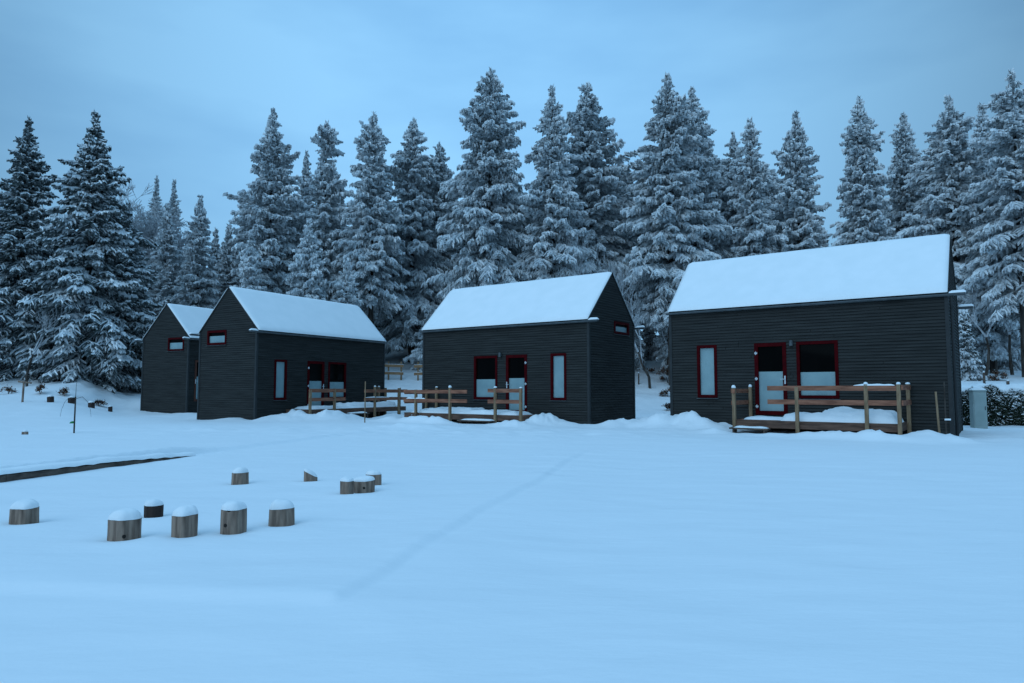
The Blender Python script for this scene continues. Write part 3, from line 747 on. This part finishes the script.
def spruce_mesh_parts(seed, H, R, base=.05, snow=.6, droop=.5, power=.85, dens=1.0, gappy=.2, tuft=None, size=1.0, step=.30, frost=.5, lean=0):
    size *= .76
    rng = np.random.default_rng(seed)
    Os, Ds, Ls, Ws, Dr, Hg = [], [], [], [], [], []
    z = base*H; azn = rng.uniform(0, 6.28)
    lob = rng.uniform(0, 6.28, 4)
    while z < H*.985:
        t = (z-base*H)/(H*(1-base))
        pr = (1-t)**power*(1-.25*math.exp(-t*9))*(1 if tuft is None else tuft(t))*min(1, (1-t)/.20)**.62
        nb = max(4, int(round((5.2+2.2*(1-t))*dens)))
        for k in range(nb):
            azn += 2.399+rng.normal(0, .35)
            lo = 1+gappy*(.6*math.sin(azn*2+lob[0]+t*9)+.5*math.sin(azn*3+lob[1]-t*14)+.5*math.sin(t*31+lob[2]))
            r = R*pr*lo*rng.uniform(.68, 1.12)
            if rng.random() < .07*gappy*5: r *= .45
            if rng.random() < .05*gappy*5: r *= 1.22
            r = max(r, .10)
            a_up = (.48*t-.30*(1-t))*1.0+rng.normal(0, .13)
            n = max(3, int(r/(.15*size)))
            s = np.linspace(.16, 1, n)+rng.normal(0, .02, n); s = np.clip(s, .1, 1)
            dirv = np.array([math.cos(azn), math.sin(azn), 0]); sd = np.array([-dirv[1], dirv[0], 0])
            zz = z+rng.uniform(0, step)+r*(a_up*s-droop*(1-.6*t)*.42*s**2+.12*(1-t)*s**4)
            P = dirv[None]*(r*s)[:, None]+np.array([0, 0, 1.])*zz[:, None]+rng.normal(0, .035+.012*r, (n, 3))
            slp = a_up-droop*(1-.6*t)*.84*s
            sub = .30*r*(1.15-s)*rng.uniform(.6, 1.25, n)+.20*size
            sub = np.minimum(np.minimum(sub, .62*size+.06), .5*r+.04)
            for sg in (-1, 1):
                an = rng.uniform(.25, 1.35, n)*sg
                D = dirv[None]*np.cos(an)[:, None]+sd[None]*np.sin(an)[:, None]; D[:, 2] = slp*.6
                D /= np.linalg.norm(D, axis=1)[:, None]
                Os.append(P); Ds.append(D); Ls.append(sub); Ws.append(rng.uniform(.05, .10, n)*size*min(1, .45+r*.5)); Dr.append(sub*rng.uniform(.25, .6, n)*(droop+.3)); Hg.append(rng.uniform(.07, .20, n)*size)
            # along the branch
            D = np.repeat(dirv[None], n, 0); D[:, 2] = slp; D /= np.linalg.norm(D, axis=1)[:, None]
            pad = np.where(rng.random(n) < .45*max(0, snow-.5)*2, 2.1, 1.0) if r > .6 else 1.0
            Os.append(P); Ds.append(D); Ls.append(np.full(n, r/n*1.5+.12*size)); Ws.append(rng.uniform(.05, .10, n)*size*min(1, .4+r*.5)*pad); Dr.append(np.full(n, .04)); Hg.append(rng.uniform(.06, .2, n)*size)
        z += step*(1.05-.30*t)*rng.uniform(.8, 1.2)
    # leader
    zz = np.linspace(H*.955, H*.995, 6)
    for q in zz:
        an = rng.uniform(0, 6.28, 4); D = np.stack([np.cos(an)*.6, np.sin(an)*.6, np.full(4, 1.1)], 1); D /= np.linalg.norm(D, axis=1)[:, None]
        Os.append(np.tile([0, 0, q], (4, 1))); Ds.append(D); Ls.append(np.full(4, .30)); Ws.append(np.full(4, .030)); Dr.append(np.full(4, .04)); Hg.append(np.full(4, .03))
    O = np.concatenate(Os); D = np.concatenate(Ds); Ln = np.concatenate(Ls); Wd = np.concatenate(Ws); dr = np.concatenate(Dr); hg = np.concatenate(Hg)
    return sprays(rng, O, D, Ln, Wd, dr, snow, hg)

def trunk_mb(H, r0, seed, dead=0, base=.1, top=1.0):
    rnd = random.Random(seed); mb = MB(); n = 10
    pts = [(.05*noise.noise((i*.7, seed, 0))*i*.4, .05*noise.noise((i*.7, seed, 5))*i*.4, -.4+(H*top+.4)*i/n) for i in range(n+1)]
    pts[-1] = (0, 0, H*top)
    mb.tube(pts, [max(.018, r0*(1-.95*i/n)) for i in range(n+1)], 7)
    for i in range(dead):
        z = rnd.uniform(.08, max(base, .2))*H; an = rnd.uniform(0, 6.28); l = rnd.uniform(.4, 1.6)
        mb.tube([(0, 0, z), (l*.5*cos(an), l*.5*sin(an), z-.05), (l*cos(an), l*sin(an), z-.25)], [.03, .02, .008], 3)
    return mb

def place_spruce(x, y, H, R, seed, label, group, loc_sink=0, tr=None, fr_=None, **kw):
    z = gz(x, y)-loc_sink
    root = empty('spruce_tree', (x, y, z), label, 'spruce', group)
    root.rotation_euler.z = random.Random(seed).uniform(0, 6.28)
    V, F, MI = spruce_mesh_parts(seed, H, R, **kw)
    quads_object('crown', V, F, MI, [M['needle_frost'] if kw.get('frost', .5) > .4 else M['needle'], M['tree_snow']], root)
    mb = trunk_mb(H, tr or H*.011+.04, seed, dead=int(18*(kw.get('base', .05) > .15)), base=kw.get('base', .05))
    me_o = mb.build('trunk', M['bark'], None); me_o.parent = root
    return root

# front row: px of top, row of top, depth, half width px at widest, options, label
def topH(py, Yd, z0):  return CH+(389-py)/683*Yd-z0
FRONT = [
 (17, 118, 42, 50, dict(base=.03, snow=.75, frost=.2, droop=.55, power=.8, gappy=.22), 'dark dense spruce at the far left edge of the picture'),
 (85, 113, 41, 58, dict(base=.02, snow=.85, frost=.2, droop=.65, power=.82, gappy=.28), 'big wide spruce with thick snow pads, tallest of the left group'),
 (122, 208, 42.5, 38, dict(base=.02, snow=.8, frost=.2, droop=.6, power=.8, gappy=.2), 'shorter snow padded spruce touching the right side of the big wide one'),
 (162, 208, 52, 24, dict(base=.03, snow=.7, frost=.6), 'dark pointed spruce rising just left of the farthest cabin roof'),
 (195, 199, 50, 27, dict(base=.03, snow=.65, frost=.6), 'pointed frosted spruce standing over the farthest cabin roof'),
 (150, 176, 75, 17, dict(base=.03, snow=.6, frost=.7), 'small far spruce, left one of the twin tips on the hillside'),
 (168, 181, 72, 17, dict(base=.03, snow=.6, frost=.7), 'small far spruce, right one of the twin tips on the hillside'),
 (225, 229, 56, 19, dict(base=.03, snow=.6, frost=.7), 'low distant spruce in the sky gap above the second cabin gable'),
 (212, 232, 62, 14, dict(base=.03, snow=.6, frost=.7), 'low distant spruce at the left of the sky gap'),
 (267, 109, 46, 42, dict(base=.06, snow=.6, frost=.7, droop=.5, power=.62, gappy=.3, dens=1.15), 'tall broad frosted spruce at the right side of the sky gap'),
 (302, 152, 58, 17, dict(base=.1, snow=.6, frost=.8, power=.7), 'slim distant spire spruce just right of the tall broad one'),
 (322, 122, 47, 30, dict(base=.10, snow=.6, frost=.7, droop=.6, power=.55, gappy=.4, tuft=lambda t: 1.0 if t < .72 else (.62 if t < .86 else (2.2 if t < .95 else 1.2))), 'spruce with a bushy tuft at its tip above the second cabin'),
 (370, 112, 46, 32, dict(base=.28, snow=.55, frost=.7, droop=.55, power=.6, gappy=.32), 'tall narrow spruce with a bare lower trunk over the second cabin roof end'),
 (411, 118, 50, 42, dict(base=.10, snow=.85, frost=.8, droop=.75, power=.62, gappy=.28, dens=1.1), 'whitest drooping spruce in the gap between second and middle cabins'),
 (438, 144, 51, 26, dict(base=.34, snow=.5, frost=.6, power=.6), 'darker spruce tucked behind the right side of the whitest one'),
 (490, 66, 45, 46, dict(base=.30, snow=.7, frost=.7, droop=.65, power=.55, gappy=.3, dens=1.15), 'tallest spruce of the row, above the left half of the middle cabin'),
 (553, 84, 44, 40, dict(base=.22, snow=.65, frost=.8, droop=.65, power=.78, gappy=.38), 'spruce with a thin open tip above the ridge of the middle cabin'),
 (590, 82, 47, 50, dict(base=.26, snow=.55, frost=.5, droop=.55, power=.58, gappy=.38, dens=1.15), 'dark broad shouldered spruce right of the thin tipped one'),
 (672, 71, 44, 48, dict(base=.22, snow=.6, frost=.8, droop=.6, power=.60, gappy=.34), 'very tall frosted spruce above the gap left of the nearest cabin'),
 (697, 86, 47, 44, dict(base=.12, snow=.6, frost=.8, droop=.7, power=.60, gappy=.3), 'tall spruce merged to the right side of the very tall frosted one'),
 (738, 134, 50, 26, dict(base=.15, snow=.6, frost=.7, droop=.5, power=.6, gappy=.3), 'narrow spruce behind the left slope of the forked looking pair'),
 (756, 120, 45, 34, dict(base=.06, snow=.7, frost=.7, droop=.65, power=.62, gappy=.45), 'uneven spruce over the left part of the nearest cabin roof'),
 (803, 112, 45, 42, dict(base=.05, snow=.65, frost=.7, droop=.5, power=.72, gappy=.25), 'regular cone shaped spruce over the middle of the nearest cabin roof'),
 (869, 96, 42, 34, dict(base=.08, snow=.75, frost=.7, droop=.65, power=.55, gappy=.3, dens=1.15), 'sharply pointed spruce standing free above the right part of the nearest roof'),
 (913, 113, 46, 30, dict(base=.10, snow=.6, frost=.6, power=.6, gappy=.3), 'narrower darker spruce just right of the sharply pointed one'),
 (960, 96, 41, 44, dict(base=.26, snow=.65, frost=.8, droop=.55, power=.62, gappy=.4), 'spruce with a visible pale brown trunk rising past the roof corner of the nearest cabin'),
 (994, 103, 46, 26, dict(base=.1, snow=.6, frost=.7, power=.55, gappy=.35), 'slender spruce behind the two rightmost ones'),
 (1026, 70, 37, 54, dict(base=.26, snow=.8, frost=.7, droop=.6, power=.70, gappy=.5, dens=.85), 'open spruce with long sweeping snowy branches at the right picture edge'),
 # young ones in front
 (248, 240, 42, 26, dict(base=.02, snow=.75, frost=.7, size=.8), 'young snowy spruce directly above the second cabin gable'),
 (306, 226, 41, 34, dict(base=.02, snow=.8, frost=.7, size=.8, power=.8), 'young snowy spruce above the roof ridge of the second cabin'),
 (345, 262, 42, 22, dict(base=.02, snow=.75, frost=.7, size=.8), 'smallest young spruce near the right end of the second cabin roof'),
 (966, 322, 35, 14, dict(base=.0, snow=1.0, frost=.4, size=.7, step=.22), 'little spruce loaded with snow at the back corner of the nearest cabin'),
]
GRP = 'spruces along the forest edge'
for i, (px, py, Yd, hw, kw, lb) in enumerate(FRONT):
    x = X_(px, Yd); z0 = gz(x, Yd); H = topH(py, Yd, z0); R = hw/683*Yd*1.1; H += .35
    kw = dict(kw)
    if kw.get('step') is None and H < 12: kw['step'] = .24
    place_spruce(x, Yd, H, R, 100+i, lb, GRP, **kw)

# forest behind: copies of six source trees
def copy_tree(src, loc, rz, sc, label, group):
    r = src.copy(); COL.objects.link(r); r.location = loc; r.rotation_euler = (0, 0, rz); r.scale = sc
    r['label'] = label; r['group'] = group
    for ch in list(src.children):
        c = ch.copy(); COL.objects.link(c); c.parent = r
    return r
protos = []
BL = 'snowy spruce of the dense forest behind the front row, one among many alike'
BG = 'spruces filling the forest behind the front row'
rnd = random.Random(21)
spots = []
# row: depth, y of the tops across the picture (kept below the front row's skyline)
def cap_row(px):   # highest allowed top row at this column
    K = [(-200, 180), (0, 190), (120, 235), (150, 225), (190, 245), (235, 255), (250, 175), (300, 180), (345, 180), (390, 170), (450, 160), (500, 150), (540, 175), (600, 140), (640, 150), (700, 125), (730, 145), (780, 170), (835, 222), (850, 225), (880, 160), (930, 150), (1000, 140), (1200, 110)]
    return float(np.interp(px, [k[0] for k in K], [k[1] for k in K]))
for Yd, stp in ((53, 36), (58, 33), (66, 30), (76, 30)):
    px = -150+rnd.uniform(0, 20)
    while px < 1190:
        spots.append((px, Yd+rnd.uniform(-2.5, 2.5), cap_row(px)+rnd.uniform(0, 45)))
        px += stp*rnd.uniform(.75, 1.3)
for i in range(6):
    bs = (.05, .30, .38, .12, .34, .22)[i]
    px, Yd, py = spots[i]
    x = X_(px, Yd); z0 = gz(x, Yd); H = 15
    protos.append(place_spruce(x, Yd, H, 2.7, 300+i, BL, BG, base=bs, snow=.55, frost=.8, droop=.55, power=.6, gappy=.35, dens=.85, size=1.25, step=.36))
for i, (px, Yd, py) in enumerate(spots):
    x = X_(px, Yd); z0 = gz(x, Yd); H = max(5, topH(py, Yd, z0)); s_ = H/15
    sxy = s_*rnd.uniform(.85, 1.2) if s_ > .6 else rnd.uniform(.5, .75)
    if i < 6:
        protos[i].location = (x, Yd, z0); protos[i].scale = (sxy, sxy, s_)
    else:
        left = px < 240
        src = protos[rnd.choice([0, 3, 0, 5]) if left else rnd.choice([1, 2, 4, 5, 3])]
        copy_tree(src, (x, Yd, z0), rnd.uniform(0, 6.28), (sxy, sxy, s_), BL, BG)

# young trees standing in front of the dark forest foot
UG = 'young snowy spruces at the foot of the forest'
UL = 'low young spruce of the snowy undergrowth at the foot of the tall trees'
yp = []
px = 228
k = 0
while px < 1040:
    Yd = rnd.uniform(46.5, 51.5); H = rnd.uniform(2.2, 4.6)
    skip = 380 < px < 428 or 455 < px < 545
    x = X_(px, Yd)
    if skip: px += 12; continue
    if k < 3:
        t_ = place_spruce(x, Yd, 3.5, 1.35, 500+k, UL, UG, base=.0, snow=.85, frost=.8, size=.85, step=.22, droop=.6, gappy=.4); yp.append(t_)
        t_.scale = (H/3.5,)*3
    else:
        copy_tree(yp[k % 3], (x, Yd, gz(x, Yd)), rnd.uniform(0, 6.28), (H/3.5*rnd.uniform(.9, 1.3),)*2+(H/3.5,), UL, UG)
    k += 1; px += rnd.uniform(13, 30)

# ------------------------------------------------------------------ bare frosted broadleaf trees and brush
def bare_tree(x, y, H, seed, label, spread=.55, depth=5, mats='frost_bark', name='bare_tree', cat='tree', group=None, leaves=0, trunk_h=.3, thick=.012, upright=.3, nb=3, rmin=.004):
    rn = random.Random(seed); z = gz(x, y)
    root = empty(name, (x, y, z), label, cat, group)
    tr = MB(); cr = MB()
    tips = []
    def grow(p, d, l, r, k):
        n = 3; pts = [p]; q = Vector(p)
        for i in range(n):
            d = (d+Vector((rn.gauss(0, .13), rn.gauss(0, .13), rn.gauss(.02, .1)))).normalized(); q = q+d*l/n; pts.append(tuple(q))
        (tr if k == depth else cr).tube(pts, [max(rmin, r*(1-.4*i/n)) for i in range(n+1)], 5 if k > 2 else 3, cap=False)
        if k <= 1: tips.append(pts)
        if k > 0:
            for c in range(nb if k > 1 else nb+1):
                nd = (d+Vector((rn.gauss(0, spread), rn.gauss(0, spread), rn.gauss(upright, .25)))).normalized()
                grow(pts[rn.choice([2, 3, 3])], nd, l*rn.uniform(.55, .8), r*.58, k-1)
    grow((x, y, z-.1), Vector((0, 0, 1)), H*trunk_h, H*thick, depth)
    to = tr.build('trunk', M['bark'], root, normals=False)
    if leaves:
        for pts in tips:
            for p in pts[1:]:
                for c in range(leaves):
                    q = Vector(p)+Vector((rn.gauss(0, .06), rn.gauss(0, .06), rn.gauss(-.02, .05))); a = Vector((rn.gauss(0, 1), rn.gauss(0, 1), rn.gauss(0, .6))).normalized()*.06; b = a.cross(Vector((0, 0, 1))).normalized()*.035
                    sn_ = 1 if rn.random() < .4 else 2
                    if sn_ == 1: q = q+Vector((0, 0, .03)); a.z *= .2
                    cr.poly([q-a, q+b, q+a, q-b], sn_)
    cr.build('crown', [M[mats], M['snow'], M['beech']], root, normals=False)
    return root
FB = 'bare frosted broadleaf trees'
bare_tree(X_(124, 56), 56, 19.5, 1, 'round bare frosted tree on the hillside right of the big wide spruce', .62, 6, group=FB, trunk_h=.24, upright=.1, nb=4, rmin=.016)
bare_tree(X_(146, 60), 60, 18.5, 2, 'second bare frosted tree below the far twin spruce tips', .60, 6, group=FB, trunk_h=.22, upright=.1, nb=4, rmin=.016)
bare_tree(X_(108, 46), 46, 7.5, 3, 'small bare frosted tree between the spruces at the left', .5, 5, group=FB)
bare_tree(X_(582, 41.5), 41.5, 11, 4, 'bare frosted tree with fine twigs above the gable of the middle cabin', .42, 6, group=FB)
bare_tree(X_(650, 43), 43, 8.5, 5, 'bare frosted tree in the gap right of the middle cabin', .5, 6, group=FB)
bare_tree(X_(668, 46), 46, 9, 8, 'bare frosted tree just left of the nearest cabin corner', .5, 6, group=FB)
bare_tree(X_(985, 38), 38, 7.5, 6, 'bare frosted tree behind the hedge near the utility cabinet', .5, 6, group=FB)
bare_tree(X_(1012, 40), 40, 8.5, 7, 'bare frosted tree behind the right end of the hedge', .5, 6, group=FB)
bare_tree(X_(28, 38.5), 38.5, 6.5, 9, 'dark thin bare tree in front of the leftmost spruce', .4, 5, group=FB)
for j, (px, Yd, H, lb) in enumerate([(668, 44.5, 1.9, 'brown leaved snowy shrub, upper one at the nearest cabin corner'), (667, 41, 1.1, 'brown leaved snowy shrub, lowest one at the nearest cabin corner'), (652, 46.5, .8, 'small dark twig clump on the snow slope in the cabin gap'), (665, 37, .8, 'tiny snowy seedling standing alone in the cabin gap'), (999, 35, 1.1, 'brownish shrub behind the reddish post above the hedge')]):
    bare_tree(X_(px, Yd), Yd, H, 40+j, lb, .8, 4, 'frost_bark', 'shrub', 'shrub', 'snowy shrubs', leaves=2 if j != 2 else 1, trunk_h=.25, thick=.02, upright=.05)
for j, (px, Yd, H, lb) in enumerate([(64, 36.2, .7, 'low snowy brush clump under the big wide spruce, middle one'), (42, 36, .8, 'low snowy brush clump left of the big wide spruce'), (10, 36.4, .9, 'low snowy brush clump at the far left picture edge'), (100, 36.3, .6, 'low snowy brush clump right of the big spruce foot'), (425, 48, .7, 'dark brush clump behind the tan fence'), (418, 26.4, .6, 'twigs poking out of the snow between two terraces')]):
    bare_tree(X_(px, Yd), Yd, H*1.5, 60+j, lb, .9, 4, 'bark', 'brush', 'brush', 'low brush clumps', leaves=1, trunk_h=.2, thick=.02, upright=.0)

# ------------------------------------------------------------------ hedge
def hedge(p, q, h, w, label):
    rng = np.random.default_rng(5); x0, y0 = p; x1, y1 = q; l = math.hypot(x1-x0, y1-y0); ux, uy = (x1-x0)/l, (y1-y0)/l
    zc = gz((x0+x1)/2, (y0+y1)/2)
    root = empty('hedge', (x0, y0, zc), label, 'hedge')
    n = 26000
    a = rng.uniform(0, l, n); b = rng.uniform(-w, w, n); z = rng.uniform(-.1, 1, n)**.8
    lump = 1+.06*np.sin(a*4)+.05*np.sin(a*9.3+1)
    shell = rng.random(n) < .72
    b = np.where(shell & (rng.random(n) < .7), -w*lump*(1-.12*rng.random(n)), b)
    z = z*h*lump
    top = shell & (rng.random(n) < .25); z = np.where(top, h*lump*(1-.08*rng.random(n)), z)
    O = np.stack([x0+ux*a-uy*b*1, y0+uy*a+ux*b, zc+z], 1)-np.array([x0, y0, zc])
    az = rng.uniform(0, 6.28, n); D = np.stack([np.cos(az), np.sin(az), rng.normal(0.1, .4, n)], 1); D /= np.linalg.norm(D, axis=1)[:, None]
    topness = np.clip((z/h-.62)/.38, 0, 1)
    V, F, MI = sprays(rng, O, D, np.full(n, .08), rng.uniform(.018, .03, n), np.full(n, .01), .3, np.full(n, .015))
    # keep the snow layer mostly on the upper part
    tn = np.repeat(topness, 18)[F[:, 0]]
    keep = (MI == 0) | (rng.random(len(F)) < .22+.78*tn)
    F, MI = F[keep], MI[keep]
    quads_object('foliage', V, F, MI, [M['hedge'], M['snow']], root)
    # core and snow lying on top
    mb = MB()
    fr = lambda aa, bb, zz: (x0+ux*aa-uy*bb, y0+uy*aa+ux*bb, zz)
    mb.hexa(fr, .05, l-.05, -w*.72, w*.72, zc-.1, zc+h*.86); mb.build('branches', M['bark'], root)
    mb = MB(); snow_blob(mb, fr, 0, l, -w*.9, w*.95, zc+h*.95, .22, 3, 90, 12); mb.build('snow_cover', M['snow'], root, smooth=True)
hedge((14.4, 24.2), (24.0, 22.6), 1.22, .5, 'clipped dark hedge dusted with snow behind the utility cabinet')

# ------------------------------------------------------------------ world, sun, camera
SIDE, ZEN = .56, 2.45
w = bpy.data.worlds.new('World'); S.world = w; w.use_nodes = True
nt = w.node_tree; nt.nodes.clear(); L = nt.links.new
out = N(nt, 'ShaderNodeOutputWorld')
sky = N(nt, 'ShaderNodeTexSky'); sky.sky_type = 'NISHITA'; sky.sun_disc = False
SE, SA = 32, 200
sky.sun_elevation = radians(SE); sky.sun_rotation = radians(SA); sky.ozone_density = 3
bg1 = N(nt, 'ShaderNodeBackground'); bg1.inputs['Strength'].default_value = .05; L(sky.outputs['Color'], bg1.inputs['Color'])
tc = N(nt, 'ShaderNodeTexCoord')
mp = N(nt, 'ShaderNodeMapping'); mp.inputs['Scale'].default_value = (1, 1, 3.2)
n1 = N(nt, 'ShaderNodeTexNoise'); n1.inputs['Scale'].default_value = 1.5; n1.inputs['Detail'].default_value = 5; n1.inputs['Roughness'].default_value = .5
rp = N(nt, 'ShaderNodeValToRGB'); e = rp.color_ramp.elements
e[0].position = .40; e[0].color = (.240, .550, .925, 1); e[1].position = .60; e[1].color = (.322, .685, 1.07, 1)
bg2 = N(nt, 'ShaderNodeBackground'); bg2.inputs['Strength'].default_value = 1.0
L(tc.outputs['Generated'], mp.inputs['Vector']); L(mp.outputs['Vector'], n1.inputs['Vector']); 
L(n1.outputs['Fac'], rp.inputs['Fac']); L(rp.outputs['Color'], bg2.inputs['Color'])
# overcast brightest ahead and overhead; side dimming partly lens vignette put into the sky
dp = N(nt, 'ShaderNodeVectorMath', operation='DOT_PRODUCT'); dp.inputs[1].default_value = (-.05, .91, .42)
mr = N(nt, 'ShaderNodeMapRange'); mr.inputs[1].default_value = .80; mr.inputs[2].default_value = 1.0; mr.inputs[3].default_value = SIDE; mr.inputs[4].default_value = 1.0
sx = N(nt, 'ShaderNodeSeparateXYZ'); mz = N(nt, 'ShaderNodeMapRange')
mz.inputs[1].default_value = .55; mz.inputs[2].default_value = 1.0; mz.inputs[3].default_value = 1.0; mz.inputs[4].default_value = ZEN
mu = N(nt, 'ShaderNodeMath', operation='MULTIPLY')
L(tc.outputs['Generated'], dp.inputs[0]); L(dp.outputs['Value'], mr.inputs[0])
L(tc.outputs['Generated'], sx.inputs[0]); L(sx.outputs['Z'], mz.inputs[0])
L(mr.outputs[0], mu.inputs[0]); L(mz.outputs[0], mu.inputs[1]); L(mu.outputs[0], bg2.inputs['Strength'])
mx = N(nt, 'ShaderNodeMixShader'); mx.inputs[0].default_value = .94
L(bg1.outputs[0], mx.inputs[1]); L(bg2.outputs[0], mx.inputs[2]); L(mx.outputs[0], out.inputs['Surface'])

sd = bpy.data.lights.new('sun', 'SUN'); sd.energy = .92; sd.angle = radians(60); sd.color = (.56, .80, 1.0)
so = bpy.data.objects.new('sun', sd); COL.objects.link(so)
# from behind and to the left of the camera
az = radians(222)   # direction the light comes FROM, measured from +Y clockwise
el = radians(SE)
v = Vector((sin(az)*cos(el), cos(az)*cos(el), sin(el)))
so.rotation_euler = v.to_track_quat('Z', 'Y').to_euler()
sky.sun_rotation = az

cd = bpy.data.cameras.new('camera'); co = bpy.data.objects.new('camera', cd); COL.objects.link(co)
co.location = (0, 0, CH); co.rotation_euler = (radians(90)+.06911, 0, 0)
cd.sensor_width = 36; cd.lens = 683.0/1024*36; cd.clip_end = 1000; cd.clip_start = .05
S.camera = co
S.view_settings.view_transform = 'Standard'; S.view_settings.look = 'None'; S.view_settings.exposure = .05; S.view_settings.gamma = 1
S.view_settings.use_curve_mapping = False
S.render.engine = 'CYCLES'
S.cycles.max_bounces = 6; S.cycles.diffuse_bounces = 3
